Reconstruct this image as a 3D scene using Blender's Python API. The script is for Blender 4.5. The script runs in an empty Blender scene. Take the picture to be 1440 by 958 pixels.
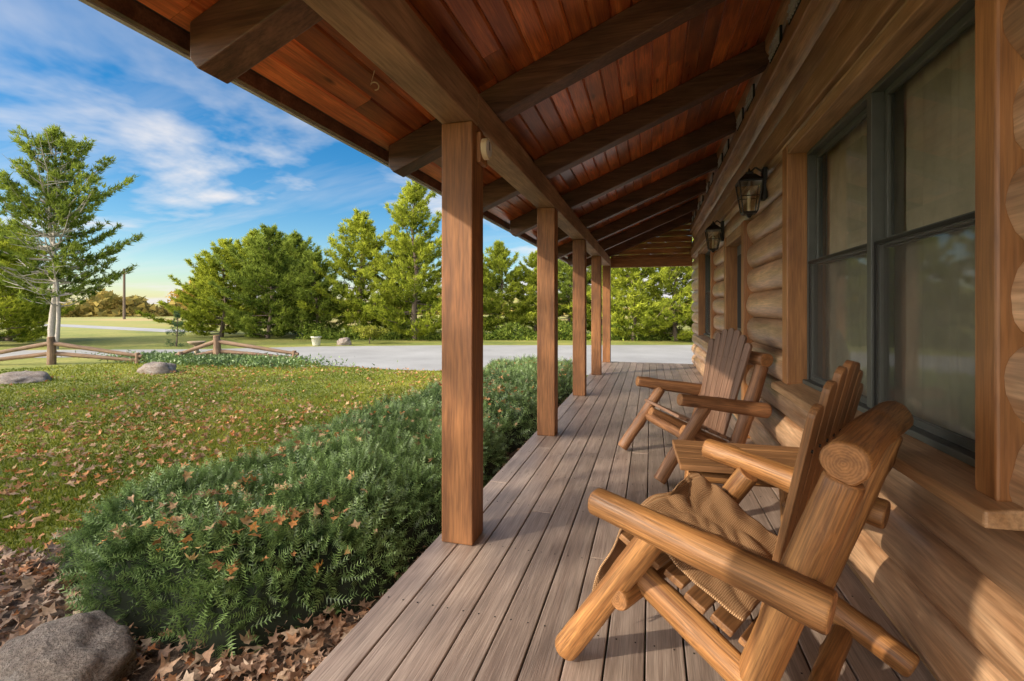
import bpy, math, random
import numpy as np
from mathutils import Vector, Matrix, noise
random.seed(7); rng=np.random.default_rng(7)
scene=bpy.context.scene
COL=scene.collection
G=-0.40   # ground level (deck top is 0)

# ---------------------------------------------------------------- node helpers
class NT:
    def __init__(s,name):
        s.mat=bpy.data.materials.new(name); s.mat.use_nodes=True
        s.t=s.mat.node_tree; s.t.nodes.clear()
        s.out=s.n('ShaderNodeOutputMaterial')
    def n(s,typ,inp=None,**kw):
        nd=s.t.nodes.new(typ)
        for k,v in kw.items(): setattr(nd,k,v)
        if inp:
            for k,v in inp.items():
                if isinstance(v,bpy.types.NodeSocket): s.t.links.new(v,nd.inputs[k])
                else: nd.inputs[k].default_value=v
        return nd
    def l(s,a,b): s.t.links.new(a,b)
    def ramp(s,fac,stops,interp='LINEAR'):
        r=s.n('ShaderNodeValToRGB',{'Fac':fac}); cr=r.color_ramp; cr.interpolation=interp
        while len(cr.elements)<len(stops): cr.elements.new(0.5)
        for e,(p,c) in zip(cr.elements,stops):
            e.position=p; e.color=(c[0],c[1],c[2],1) if hasattr(c,'__len__') else (c,c,c,1)
        return r.outputs['Color']
    def math(s,op,a,b=0.0,clamp=False):
        m=s.n('ShaderNodeMath',operation=op); m.use_clamp=clamp
        for i,v in enumerate((a,b)):
            if isinstance(v,bpy.types.NodeSocket): s.l(v,m.inputs[i])
            else: m.inputs[i].default_value=v
        return m.outputs[0]
    def mix(s,fac,a,b,mode='MIX'):
        m=s.n('ShaderNodeMix',data_type='RGBA',blend_type=mode)
        for i,v in ((0,fac),(6,a),(7,b)):
            if isinstance(v,bpy.types.NodeSocket): s.l(v,m.inputs[i])
            else: m.inputs[i].default_value=v if not hasattr(v,'__len__') else (v[0],v[1],v[2],1)
        return m.outputs[2]
    def noise(s,vec,scale,detail=4,rough=.55,dist=0):
        return s.n('ShaderNodeTexNoise',{'Vector':vec,'Scale':scale,'Detail':detail,'Roughness':rough,'Distortion':dist}).outputs['Fac']
    def principled(s,col,rough,bump=None,bstr=.3,bdist=.01,**kw):
        p=s.n('ShaderNodeBsdfPrincipled')
        for k,v in (('Base Color',col),('Roughness',rough)):
            if isinstance(v,bpy.types.NodeSocket): s.l(v,p.inputs[k])
            else: p.inputs[k].default_value=v if not hasattr(v,'__len__') else (v[0],v[1],v[2],1)
        for k,v in kw.items(): p.inputs[k.replace('_',' ')].default_value=v
        if bump is not None:
            b=s.n('ShaderNodeBump',{'Height':bump,'Strength':bstr,'Distance':bdist}); s.l(b.outputs[0],p.inputs['Normal'])
        s.l(p.outputs[0],s.out.inputs[0]); return p

def wood(name,dark,light,axis=2,grain=22,rough=.5,bump=.35,knots=.0,coat=0.0,island=.35,streak=.35,blotch=.3,knotscale=(5,1.6)):
    m=NT(name)
    tc=m.n('ShaderNodeTexCoord').outputs['Object']
    geo=m.n('ShaderNodeNewGeometry').outputs['Random Per Island']
    oi=m.n('ShaderNodeObjectInfo').outputs['Random']
    off=m.math('ADD',m.math('MULTIPLY',geo,37.0),m.math('MULTIPLY',oi,23.0))
    offv=m.n('ShaderNodeCombineXYZ',{0:off,1:off,2:off}).outputs[0]
    v=m.n('ShaderNodeVectorMath',{0:tc,1:offv},operation='ADD').outputs[0]
    def sc(a,o):
        s_=[o,o,o]; s_[axis]=a
        return m.n('ShaderNodeMapping',{'Vector':v,'Scale':s_}).outputs[0]
    n1=m.noise(sc(1.3,grain),1,4,.6,.6)
    n2=m.noise(sc(5,grain*7),1,2,.6)
    n3=m.noise(v,1.7,2,.5)
    col=m.ramp(n1,[(.3,dark),(.68,light)])
    f2=m.ramp(n2,[(.35,1-streak),(.65,1.08)])
    col=m.mix(1,col,f2,'MULTIPLY')
    col=m.mix(1,col,m.ramp(n3,[(.3,1-blotch),(.7,1+blotch*.4)]),'MULTIPLY')
    isl=m.ramp(geo,[(0,1-island),(1,1+island*.6)])
    col=m.mix(1,col,isl,'MULTIPLY')
    bh=m.math('ADD',m.math('MULTIPLY',n1,.6),m.math('MULTIPLY',n2,.4))
    if knots>0:
        vo=m.n('ShaderNodeTexVoronoi',{'Vector':sc(knotscale[1],knotscale[0]),'Scale':1.0},feature='F1').outputs['Distance']
        k=m.ramp(vo,[(.05,1),(.16,.0)])
        col=m.mix(m.math('MULTIPLY',k,knots),col,(dark[0]*.25,dark[1]*.22,dark[2]*.2))
    rr=m.math('ADD',rough-.08,m.math('MULTIPLY',n1,.18))
    p=m.principled(col,rr,bh,bump,.006)
    p.inputs['Coat Weight'].default_value=coat; p.inputs['Coat Roughness'].default_value=.3
    return m.mat

def plain(name,col,rough=.6,metal=0,var=.15,scale=12,bump=.1):
    m=NT(name); tc=m.n('ShaderNodeTexCoord').outputs['Object']
    n=m.noise(tc,scale,4,.6)
    c=m.ramp(n,[(.3,tuple(x*(1-var) for x in col)),(.7,tuple(x*(1+var) for x in col))])
    p=m.principled(c,rough,n,bump,.004); p.inputs['Metallic'].default_value=metal
    return m.mat

M={}
M['log']=wood('chair_log',(.20,.075,.020),(.50,.24,.078),grain=26,rough=.55,knots=.8,coat=.06,knotscale=(7,2.2),streak=.45,blotch=.45,bump=.8)
M['slat']=wood('chair_slat',(.20,.085,.03),(.45,.22,.085),grain=30,rough=.58,coat=.05,island=.25)
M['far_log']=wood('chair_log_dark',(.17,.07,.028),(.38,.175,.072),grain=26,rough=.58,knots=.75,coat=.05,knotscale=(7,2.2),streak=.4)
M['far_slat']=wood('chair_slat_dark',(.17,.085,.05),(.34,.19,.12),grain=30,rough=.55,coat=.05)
def endgrain():
    m=NT('end_grain'); tc=m.n('ShaderNodeTexCoord').outputs['Object']
    mp=m.n('ShaderNodeMapping',{'Vector':tc,'Scale':(1,1,0.0)}).outputs[0]
    w=m.n('ShaderNodeTexWave',{'Vector':mp,'Scale':40.0,'Distortion':4.5,'Detail':3.0,'Detail Scale':2.0},wave_type='RINGS',rings_direction='Z').outputs['Fac']
    n=m.noise(tc,40,4)
    c=m.ramp(w,[(0,(.27,.115,.035)),(1,(.37,.17,.06))]); c=m.mix(.8,c,m.ramp(n,[(.3,(.45,.45,.45)),(.7,(1.1,1.1,1.1))]),'MULTIPLY')
    m.principled(c,.7,w,.1,.003); return m.mat
M['end']=endgrain()
M['post']=wood('post_wood',(.25,.092,.028),(.47,.20,.068),grain=11,rough=.6,knots=.8,coat=.03,knotscale=(4,1.3),streak=.35,blotch=.35,bump=.6)
M['beam']=wood('beam_wood',(.34,.18,.095),(.60,.38,.22),axis=1,grain=11,rough=.62,knots=.6,knotscale=(4,1.1),streak=.3,blotch=.35,bump=.5)
M['rafter']=wood('rafter_wood',(.10,.045,.027),(.25,.125,.072),axis=0,grain=12,rough=.5,knots=.6,knotscale=(4,1.2),streak=.35)
M['ceil']=wood('ceiling_tg',(.40,.070,.016),(.88,.27,.07),axis=1,grain=18,rough=.30,knots=.9,coat=.45,knotscale=(8,2.4),island=.55,streak=.3,blotch=.45,bump=.2)
M['deck']=wood('deck_paint',(.29,.21,.17),(.45,.35,.29),axis=1,grain=30,rough=.42,bump=.7,knots=.3,island=.2,streak=.3,blotch=.2,knotscale=(7,2))
M['walllog']=wood('wall_log',(.38,.19,.088),(.70,.45,.27),axis=1,grain=13,rough=.45,knots=.6,coat=.28,knotscale=(4,1.1),island=.25,streak=.3,blotch=.35,bump=.6)
M['trim']=wood('trim_wood',(.36,.145,.045),(.58,.27,.095),axis=2,grain=14,rough=.5,knots=.5,coat=.1,knotscale=(5,1.4),streak=.25)
M['trimy']=wood('trim_wood_long',(.38,.20,.085),(.63,.39,.21),axis=1,grain=14,rough=.5,knots=.5,coat=.1,knotscale=(5,1.4),streak=.25)
M['gable']=wood('gable_boards',(.36,.13,.035),(.62,.27,.08),axis=0,grain=16,rough=.5,coat=.1)
M['rail']=wood('weathered_rail',(.20,.12,.075),(.42,.27,.17),axis=2,grain=20,rough=.8)
M['frame']=plain('window_frame',(.075,.08,.07),.45,var=.12)
M['black']=plain('black_metal',(.03,.028,.026),.45,.6)
M['roof']=plain('shingles',(.10,.09,.085),.9,scale=40)
M['drip']=plain('drip_edge',(.50,.49,.47),.5)
M['blind']=plain('linen_blind',(.66,.59,.47),.9,scale=5)
M['cream']=plain('cream_enamel',(.72,.60,.38),.4)
M['white']=plain('white_glaze',(.7,.69,.66),.5)
M['stonep']=plain('bath_stone',(.40,.30,.20),.9)
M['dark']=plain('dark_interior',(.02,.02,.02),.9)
M['bark']=plain('pine_bark',(.16,.12,.09),.95,scale=20,bump=.6)
M['paleb']=plain('pale_bark',(.42,.38,.33),.9,scale=14,bump=.5)

def rock_mat():
    m=NT('field_stone'); tc=m.n('ShaderNodeTexCoord').outputs['Object']
    a=m.noise(tc,3,6,.65); b=m.noise(tc,22,5,.7)
    c=m.ramp(a,[(.3,(.28,.21,.17)),(.55,(.46,.38,.32)),(.75,(.58,.51,.45))])
    c=m.mix(.85,c,m.ramp(b,[(.38,.45),(.62,1.2)]),'MULTIPLY')
    m.principled(c,.9,m.math('ADD',a,b),1,.05); return m.mat
M['rock']=rock_mat()

def glass_mat():
    m=NT('window_glass')
    tr=m.n('ShaderNodeBsdfTransparent',{'Color':(.86,.87,.83,1)}); gl=m.n('ShaderNodeBsdfGlossy',{'Color':(.9,.92,.9,1),'Roughness':.03})
    fr=m.n('ShaderNodeFresnel',{'IOR':1.95}).outputs[0]
    mx=m.n('ShaderNodeMixShader',{0:fr,1:tr.outputs[0],2:gl.outputs[0]}); m.l(mx.outputs[0],m.out.inputs[0]); return m.mat
M['glass']=glass_mat()
def screen_mat():
    m=NT('insect_screen')
    tr=m.n('ShaderNodeBsdfTransparent'); d=m.n('ShaderNodeBsdfDiffuse',{'Color':(.12,.118,.108,1)})
    mx=m.n('ShaderNodeMixShader',{0:.36,1:tr.outputs[0],2:d.outputs[0]}); m.l(mx.outputs[0],m.out.inputs[0]); return m.mat
M['screen']=screen_mat()

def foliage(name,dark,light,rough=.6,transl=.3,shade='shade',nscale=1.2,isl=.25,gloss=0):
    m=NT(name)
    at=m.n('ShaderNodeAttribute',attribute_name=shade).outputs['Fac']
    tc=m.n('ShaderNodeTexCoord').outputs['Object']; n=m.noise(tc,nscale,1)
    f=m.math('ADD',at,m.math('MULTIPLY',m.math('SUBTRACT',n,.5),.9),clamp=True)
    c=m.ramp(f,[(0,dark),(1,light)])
    geo=m.n('ShaderNodeNewGeometry').outputs['Random Per Island']
    c=m.mix(1,c,m.ramp(geo,[(0,1-isl),(1,1+isl)]),'MULTIPLY')
    p=m.n('ShaderNodeBsdfDiffuse',{'Color':c})
    if gloss:
        g=m.n('ShaderNodeBsdfGlossy',{'Color':(1,1,1,1),'Roughness':.4}); p=m.n('ShaderNodeMixShader',{0:gloss,1:p.outputs[0],2:g.outputs[0]})
    t=m.n('ShaderNodeBsdfTranslucent',{'Color':c})
    mx=m.n('ShaderNodeMixShader',{0:transl,1:p.outputs[0],2:t.outputs[0]}); m.l(mx.outputs[0],m.out.inputs[0]); return m.mat
M['yew']=foliage('yew_needles',(.024,.062,.018),(.26,.38,.12),.45,.2,gloss=.06,isl=.35)
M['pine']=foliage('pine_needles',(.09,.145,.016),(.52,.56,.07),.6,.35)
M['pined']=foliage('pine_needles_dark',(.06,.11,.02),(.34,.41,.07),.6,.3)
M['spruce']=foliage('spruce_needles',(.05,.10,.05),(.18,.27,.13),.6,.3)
M['grass']=foliage('grass_blades',(.11,.155,.016),(.46,.45,.08),.6,.3,nscale=.7)
M['fall']=foliage('autumn_foliage',(.32,.20,.05),(.60,.40,.11),.7,.3)
M['farfol']=foliage('distant_foliage',(.16,.14,.04),(.48,.36,.11),.8,.2,nscale=.05)
def leaf_mat(name,stops):
    m=NT(name)
    geo=m.n('ShaderNodeNewGeometry').outputs['Random Per Island']
    c=m.ramp(geo,stops)
    tc=m.n('ShaderNodeTexCoord').outputs['Object']; n=m.noise(tc,60,2)
    c=m.mix(1,c,m.ramp(n,[(.3,.65),(.7,1.1)]),'MULTIPLY')
    p=m.n('ShaderNodeBsdfPrincipled',{'Base Color':c,'Roughness':.6})
    t=m.n('ShaderNodeBsdfTranslucent',{'Color':c})
    mx=m.n('ShaderNodeMixShader',{0:.15,1:p.outputs[0],2:t.outputs[0]}); m.l(mx.outputs[0],m.out.inputs[0]); return m.mat
M['leaf']=leaf_mat('fallen_leaf',[(0,(.32,.15,.06)),(.25,(.52,.23,.07)),(.45,(.68,.27,.06)),(.6,(.64,.42,.22)),(.8,(.46,.27,.15)),(.93,(.76,.50,.22)),(1,(.66,.18,.03))])
M['litter']=leaf_mat('leaf_litter',[(0,(.20,.115,.07)),(.25,(.40,.23,.14)),(.45,(.52,.27,.13)),(.6,(.56,.41,.28)),(.8,(.32,.19,.12)),(.93,(.66,.48,.33)),(1,(.54,.20,.06))])
def lawn_mat():
    m=NT('lawn'); tc=m.n('ShaderNodeTexCoord').outputs['Object']
    a=m.noise(tc,.35,5,.6); b=m.noise(tc,9,5,.7); d=m.noise(tc,.03,3)
    c=m.ramp(a,[(.3,(.16,.21,.035)),(.5,(.28,.30,.05)),(.7,(.40,.37,.085))])
    c=m.mix(1,c,m.ramp(b,[(.3,.6),(.7,1.2)]),'MULTIPLY')
    c=m.mix(m.ramp(b,[(.56,0),(.66,.5)]),c,(.36,.24,.11))
    ln=m.n('ShaderNodeVectorMath',{0:tc},operation='LENGTH').outputs['Value']
    far=m.ramp(m.math('DIVIDE',ln,200.0),[(.22,0),(.30,1)])
    c=m.mix(far,c,m.ramp(d,[(.4,(.42,.32,.10)),(.55,(.30,.32,.07)),(.65,(.48,.36,.14))]))
    m.principled(c,.9,b,.6,.03); return m.mat
def mulch_mat():
    m=NT('mulch'); tc=m.n('ShaderNodeTexCoord').outputs['Object']
    a=m.noise(tc,30,6,.75); b=m.noise(tc,3,3)
    c=m.ramp(a,[(.3,(.06,.04,.028)),(.5,(.17,.115,.08)),(.72,(.33,.24,.17))])
    c=m.mix(1,c,m.ramp(b,[(.3,.6),(.7,1.1)]),'MULTIPLY')
    m.principled(c,.95,a,1,.03); return m.mat
def drive_mat():
    m=NT('concrete_drive'); tc=m.n('ShaderNodeTexCoord').outputs['Object']
    a=m.noise(tc,.5,5,.6); b=m.noise(tc,40,3,.7)
    c=m.ramp(a,[(.3,(.33,.325,.32)),(.7,(.44,.435,.43))]); c=m.mix(1,c,m.ramp(b,[(.3,.85),(.7,1.08)]),'MULTIPLY')
    m.principled(c,.85,b,.3,.005); return m.mat
M['lawn']=lawn_mat(); M['mulch']=mulch_mat(); M['drive']=drive_mat()
def blanket_mat():
    m=NT('knit_throw'); tc=m.n('ShaderNodeTexCoord').outputs['UV']
    w1=m.n('ShaderNodeTexWave',{'Vector':tc,'Scale':14.0,'Distortion':.8},wave_type='BANDS',bands_direction='X').outputs['Fac']
    w2=m.n('ShaderNodeTexWave',{'Vector':tc,'Scale':18.0,'Distortion':.8},wave_type='BANDS',bands_direction='Y').outputs['Fac']
    k=m.math('MULTIPLY',w1,w2); c=m.ramp(k,[(0,(.36,.18,.075)),(.6,(.72,.45,.24))])
    m.principled(c,.95,k,.9,.008); return m.mat
M['throw']=blanket_mat()
M['fringe']=plain('fringe',(.72,.58,.38),.95)

# ---------------------------------------------------------------- mesh helpers
def empty(name,loc=(0,0,0),rot=0):
    e=bpy.data.objects.new(name,None); e.location=loc; e.rotation_euler=(0,0,rot); e.empty_display_size=.2
    COL.objects.link(e); return e
def mk(name,verts,faces,mat,parent=None,smooth=False,bevel=0,mats=None,midx=None):
    me=bpy.data.meshes.new(name); me.from_pydata([tuple(v) for v in verts],[],faces)
    for m_ in (mats or [mat]): me.materials.append(m_)
    if midx is not None: me.polygons.foreach_set('material_index',midx)
    if smooth is True: me.polygons.foreach_set('use_smooth',[True]*len(me.polygons))
    elif smooth: me.polygons.foreach_set('use_smooth',smooth)
    me.update()
    o=bpy.data.objects.new(name,me); COL.objects.link(o)
    if parent: o.parent=parent
    if bevel:
        b=o.modifiers.new('bevel','BEVEL'); b.width=bevel; b.segments=2; b.limit_method='ANGLE'
    return o
class MB:
    def __init__(s): s.v=[]; s.f=[]
    def box(s,x0,x1,y0,y1,z0,z1):
        b=len(s.v)
        s.v+=[(x0,y0,z0),(x1,y0,z0),(x1,y1,z0),(x0,y1,z0),(x0,y0,z1),(x1,y0,z1),(x1,y1,z1),(x0,y1,z1)]
        s.f+=[(b+3,b+2,b+1,b),(b+4,b+5,b+6,b+7),(b,b+1,b+5,b+4),(b+1,b+2,b+6,b+5),(b+2,b+3,b+7,b+6),(b+3,b,b+4,b+7)]
    def prism(s,prof,y0,y1):
        b=len(s.v); n=len(prof)
        s.v+=[(x,y0,z) for x,z in prof]+[(x,y1,z) for x,z in prof]
        s.f+=[tuple(b+i for i in range(n)),tuple(b+n+i for i in reversed(range(n)))]
        for i in range(n):
            j=(i+1)%n; s.f.append((b+j,b+i,b+n+i,b+n+j))
    def obj(s,name,mat,parent=None,bevel=0,**k): return mk(name,s.v,s.f,mat,parent,bevel=bevel,**k)
def box(name,x0,x1,y0,y1,z0,z1,mat,parent=None,bevel=.004):
    b=MB(); 
    cx,cy,cz=(x0+x1)/2,(y0+y1)/2,(z0+z1)/2
    b.box(x0-cx,x1-cx,y0-cy,y1-cy,z0-cz,z1-cz); o=b.obj(name,mat,parent,bevel); o.location=(cx,cy,cz); return o
def log(name,p0,p1,r0,r1,parent,seed=0,segs=22,mat=None,wob=.06):
    p0=Vector(p0); p1=Vector(p1); d=p1-p0; L=d.length
    n=max(6,int(L/.03)); zs=[0,.004,.012]+[.012+(L-.024)*i/n for i in range(1,n)]+[L-.012,L-.004,L]
    rs=[.86,.95,1]+[1]*(n-1)+[1,.95,.86]
    kn=[(random.Random(seed*31+j).uniform(.1,.9)*L,random.Random(seed*17+j).uniform(0,6.28)) for j in range(3)]
    V=[];F=[];mi=[];sm=[]
    for z,k in zip(zs,rs):
        t=z/L; r=(r0+(r1-r0)*t)*k
        for a in range(segs):
            th=a/segs*2*math.pi
            q=noise.noise(Vector((math.cos(th)*1.2+seed*7.3,math.sin(th)*1.2,z*4+seed)))
            q2=noise.noise(Vector((math.cos(th)*4+seed*3.3,math.sin(th)*4,z*14+seed)))
            rr=r*(1+wob*1.8*q+wob*.5*q2)
            for kz,ka in kn:
                da=(th-ka+math.pi)%(2*math.pi)-math.pi; rr+=.007*math.exp(-((z-kz)/.025)**2-(da/.4)**2)
            bx=.008*math.sin(z*5+seed); V.append((math.cos(th)*rr+bx,math.sin(th)*rr,z))
    R=len(zs)
    for i in range(R-1):
        for a in range(segs):
            b=(a+1)%segs; F.append((i*segs+a,i*segs+b,(i+1)*segs+b,(i+1)*segs+a)); e=(i<1 or i>=R-2); mi.append(1 if e else 0); sm.append(True)
    F.append(tuple(reversed(range(segs)))); mi.append(1); sm.append(False)
    F.append(tuple((R-1)*segs+a for a in range(segs))); mi.append(1); sm.append(False)
    o=mk(name,V,F,None,parent,smooth=sm,mats=[mat or M['log'],M['end']],midx=mi)
    o.matrix_local=Matrix.Translation(p0)@d.to_track_quat('Z','Y').to_matrix().to_4x4(); return o
def board(name,p0,p1,w0,w1,t,wdir,parent,mat,rtop=False):
    p0=Vector(p0);p1=Vector(p1);z=(p1-p0);L=z.length;z.normalize();x=Vector(wdir);x=(x-z*x.dot(z)).normalized();y=z.cross(x)
    out=[(-w0/2,0),(w0/2,0)]
    if rtop:
        for i in range(9):
            a=math.pi*i/8; out.append((w1/2*math.cos(a),L-.03+.03*math.sin(a)))
    else: out+=[(w1/2,L),(-w1/2,L)]
    n=len(out); V=[(a,-t/2,b) for a,b in out]+[(a,t/2,b) for a,b in out]
    F=[tuple(range(n)),tuple(reversed(range(n,2*n)))]+[((i+1)%n,i,n+i,n+(i+1)%n) for i in range(n)]
    o=mk(name,V,F,mat,parent,bevel=.004)
    m=Matrix((x,y,z)).transposed().to_4x4(); o.matrix_local=Matrix.Translation(p0)@m; return o
def trimesh(name,T,mat,shade=None,parent=None):
    n=len(T); me=bpy.data.meshes.new(name)
    me.vertices.add(3*n); me.vertices.foreach_set('co',T.reshape(-1).astype(np.float32))
    me.loops.add(3*n); me.loops.foreach_set('vertex_index',np.arange(3*n,dtype=np.int32))
    me.polygons.add(n); me.polygons.foreach_set('loop_start',np.arange(0,3*n,3,dtype=np.int32))
    me.update(calc_edges=True)
    if shade is not None:
        a=me.attributes.new('shade','FLOAT','POINT'); a.data.foreach_set('value',shade.reshape(-1).astype(np.float32))
    me.materials.append(mat)
    if parent=='mesh': return me
    o=bpy.data.objects.new(name,me); COL.objects.link(o)
    if parent: o.parent=parent
    return o
def nrm(a): return a/np.maximum(np.linalg.norm(a,axis=-1,keepdims=True),1e-9)
def needles(P,D,L,W):
    side=nrm(np.cross(D,rng.normal(size=D.shape)))
    return np.stack([P-side*W[:,None]/2,P+side*W[:,None]/2,P+D*L[:,None]],1)
def tubes(segs,sides=6):
    V=[];F=[]
    for p0,p1,r0,r1 in segs:
        p0=Vector(p0);p1=Vector(p1);q=(p1-p0).to_track_quat('Z','Y');b=len(V)
        for p,r in ((p0,r0),(p1,r1)):
            for i in range(sides):
                a=i/sides*2*math.pi; V.append(p+q@Vector((math.cos(a)*r,math.sin(a)*r,0)))
        for i in range(sides):
            j=(i+1)%sides; F.append((b+i,b+j,b+sides+j,b+sides+i))
    return V,F
def sph(name,loc,sc,mat,parent=None,seed=0,amp=.15,sub=4,freq=1.5):
    import bmesh
    bm=bmesh.new(); bmesh.ops.create_icosphere(bm,subdivisions=sub,radius=1)
    for v in bm.verts:
        c=v.co.copy()
        q=noise.fractal(c*freq+Vector((seed*5.1,seed,0)),1,2,4)
        if amp>0:
            for j in range(9):
                rr=random.Random(seed*13+j); nv=Vector((rr.gauss(0,1),rr.gauss(0,1),rr.gauss(0,1))).normalized(); lim=rr.uniform(.72,.92)
                dd=v.co.dot(nv)
                if dd>lim: v.co-=nv*(dd-lim)*.85
        v.co*=1+amp*q*1.6
    me=bpy.data.meshes.new(name); bm.to_mesh(me); bm.free(); me.materials.append(mat)
    me.polygons.foreach_set('use_smooth',[True]*len(me.polygons))
    o=bpy.data.objects.new(name,me); COL.objects.link(o); o.location=loc; o.scale=sc
    if parent:o.parent=parent
    return o

# ---------------------------------------------------------------- ground
def sheet(name,poly,z,mat):
    return mk(name,[(x,y,z) for x,y in poly],[tuple(range(len(poly)))],mat)
mk('lawn_ground',[(-700,-700,G),(700,-700,G),(700,900,G),(-700,900,G)],[(0,1,2,3)],M['lawn'])
drive=[(-60,-4),(-34,6.2),(-22,11.2),(-17,13.5),(-14.5,14.4),(-11.6,13.9),(-9.6,12.6),(-7,12.25),(-3,12.6),(2,12.75),(16,13.2),(16,26),(2,24.5),(-4,22.6),(-9.5,21),(-15,18.6),(-18,16.3),(-24,14.2),(-34,9.6),(-60,-.2)]
sheet('driveway',drive,G+.008,M['drive'])
mb=[]
for i in range(40):
    y=-3+i*(12.2+3)/39; mb.append((-3.95+.22*math.sin(y*1.9)+.1*math.sin(y*5.1)-(.5 if y<1.6 else 0),y))
sheet('mulch_bed',[(-1.1,-3)]+mb+[(-1.1,12.2)][::1],G+.012,M['mulch'])
sheet('country_road',[(-200,52),(-60,34),(-34,27),(-30,28.5),(-60,37),(-200,58)],G+.01,M['drive'])

# ---------------------------------------------------------------- grass blades
N=240000
r=2.2*np.exp(rng.random(N)*math.log(20/2.2)); th=math.radians(90)+rng.random(N)*math.radians(75)
x=r*np.cos(th); y=r*np.sin(th)
keep=(x<-3.9+.22*np.sin(y*1.9)-(y<1.6)*.45+rng.normal(size=N)*.06)
def inside(px,py,poly):
    c=np.zeros(len(px),bool); n=len(poly)
    for i in range(n):
        x1,y1=poly[i]; x2,y2=poly[(i+1)%n]
        cond=((y1>py)!=(y2>py)); 
        c^=cond&(px<(x2-x1)*(py-y1)/((y2-y1) if y2!=y1 else 1e-9)+x1)
    return c
keep&=~inside(x,y,drive)
x=x[keep];y=y[keep];r=r[keep];n=len(x)
P=np.stack([x,y,np.full(n,G)],1); D=nrm(np.stack([rng.normal(size=n)*.55,rng.normal(size=n)*.55,np.ones(n)],1))
patch=np.sin(x*1.7+np.sin(y*1.3)*2)*np.cos(y*1.1+x*.4)
T=needles(P,D,(.03+.035*rng.random(n))*(1+.25*patch),.0045+.0014*r)
sh=np.clip(.4+.25*patch+rng.normal(size=n)*.22,0,1)
trimesh('grass',T,M['grass'],np.repeat(sh[:,None],3,1)+np.array([-.15,-.15,.12]))

# ---------------------------------------------------------------- hedge
HX0,HX1,HY0,HY1=-3.72,-1.52,1.95,12.1
def hedge_h(x,y):
    wob=.12*np.sin(y*2.1)+.07*np.sin(y*5.3+1)
    wy=.12*np.sin(x*3.1)+.06*np.sin(x*7)
    ex=np.minimum(x-(HX0+wob),(HX1+.5*wob)-x); ey=np.minimum(y-(HY0+wy),HY1-y)
    R=.55; a=np.maximum(R-ex,0); b=np.maximum(R-ey,0); e=np.where((a>0)&(b>0),R-np.sqrt(a*a+b*b),np.minimum(ex,ey))
    t=np.clip(e/.42,0,1); prof=np.sqrt(1-(1-t)**2)
    hh=.44+.035*np.sin(x*4.3+2*np.sin(y*1.7))+.03*np.sin(y*3.7+x*2)+.03*np.sin(x*11+y*3)*np.sin(y*5+1)+.03*np.sin(y*12.3-x*5)
    return np.where(e>0,G+prof*hh,G-.05),e
hedge=empty('yew_hedge',(0,0,0))
nx,ny=70,240
gx=np.linspace(HX0-.2,HX1+.2,nx); gy=np.linspace(HY0-.2,HY1+.1,ny)
X,Y=np.meshgrid(gx,gy,indexing='ij'); Z,E=hedge_h(X,Y); Z=np.where(Z>G,G+(Z-G)*.82-.02,G-.05)
V=np.stack([X,Y,Z],-1).reshape(-1,3).tolist()
F=[(i*ny+j,(i+1)*ny+j,(i+1)*ny+j+1,i*ny+j+1) for i in range(nx-1) for j in range(ny-1)]
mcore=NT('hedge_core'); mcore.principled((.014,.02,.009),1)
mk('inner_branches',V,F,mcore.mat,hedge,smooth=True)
def sprigs(n,y0,y1,edge=False,L=.10,k=18,nl=.027,nw=.0055):
    xs=HX0-.25+rng.random(n*3)*(HX1-HX0+.45); ys=y0+rng.random(n*3)*(y1-y0)
    z,e=hedge_h(xs,ys); ok=e>.004
    if edge: ok&=e<.22
    xs=xs[ok][:n];ys=ys[ok][:n];z=z[ok][:n];m=len(xs)
    ee=.012; dx=(hedge_h(xs+ee,ys)[0]-hedge_h(xs-ee,ys)[0])/(2*ee); dy=(hedge_h(xs,ys+ee)[0]-hedge_h(xs,ys-ee)[0])/(2*ee)
    nr=nrm(np.stack([-np.clip(dx,-4,4),-np.clip(dy,-4,4),np.ones(m)],1))
    if edge: z=G+(z-G)*(.25+.8*rng.random(m))
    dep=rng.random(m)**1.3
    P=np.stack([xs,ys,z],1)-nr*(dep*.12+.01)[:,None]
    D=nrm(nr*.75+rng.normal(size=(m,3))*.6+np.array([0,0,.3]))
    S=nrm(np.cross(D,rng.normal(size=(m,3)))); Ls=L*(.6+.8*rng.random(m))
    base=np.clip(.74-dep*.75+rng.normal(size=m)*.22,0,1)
    TT=[];SS=[]
    U=np.cross(D,S)
    for i in range(k):
        t=(i//2)/(k/2)*.95+.05; sg=1 if i%2 else -1
        nd=nrm(D*(.45+.9*t*t)+S*sg+U*.25+rng.normal(size=(m,3))*.12)
        b=P+D*(Ls*t)[:,None]; ln=nl*(.8+.4*rng.random(m))*(1.1-.4*t)
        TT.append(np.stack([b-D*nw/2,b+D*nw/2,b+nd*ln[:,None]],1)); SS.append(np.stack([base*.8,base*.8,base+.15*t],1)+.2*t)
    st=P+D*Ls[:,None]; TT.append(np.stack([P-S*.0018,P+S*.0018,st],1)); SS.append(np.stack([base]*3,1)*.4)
    return np.concatenate(TT),np.concatenate(SS)
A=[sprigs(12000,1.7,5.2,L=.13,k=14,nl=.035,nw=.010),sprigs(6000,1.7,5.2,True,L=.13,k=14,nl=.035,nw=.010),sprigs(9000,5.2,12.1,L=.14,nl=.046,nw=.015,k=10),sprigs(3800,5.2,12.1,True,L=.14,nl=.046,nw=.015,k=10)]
trimesh('foliage',np.concatenate([a[0] for a in A]),M['yew'],np.concatenate([a[1] for a in A]),hedge)

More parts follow.
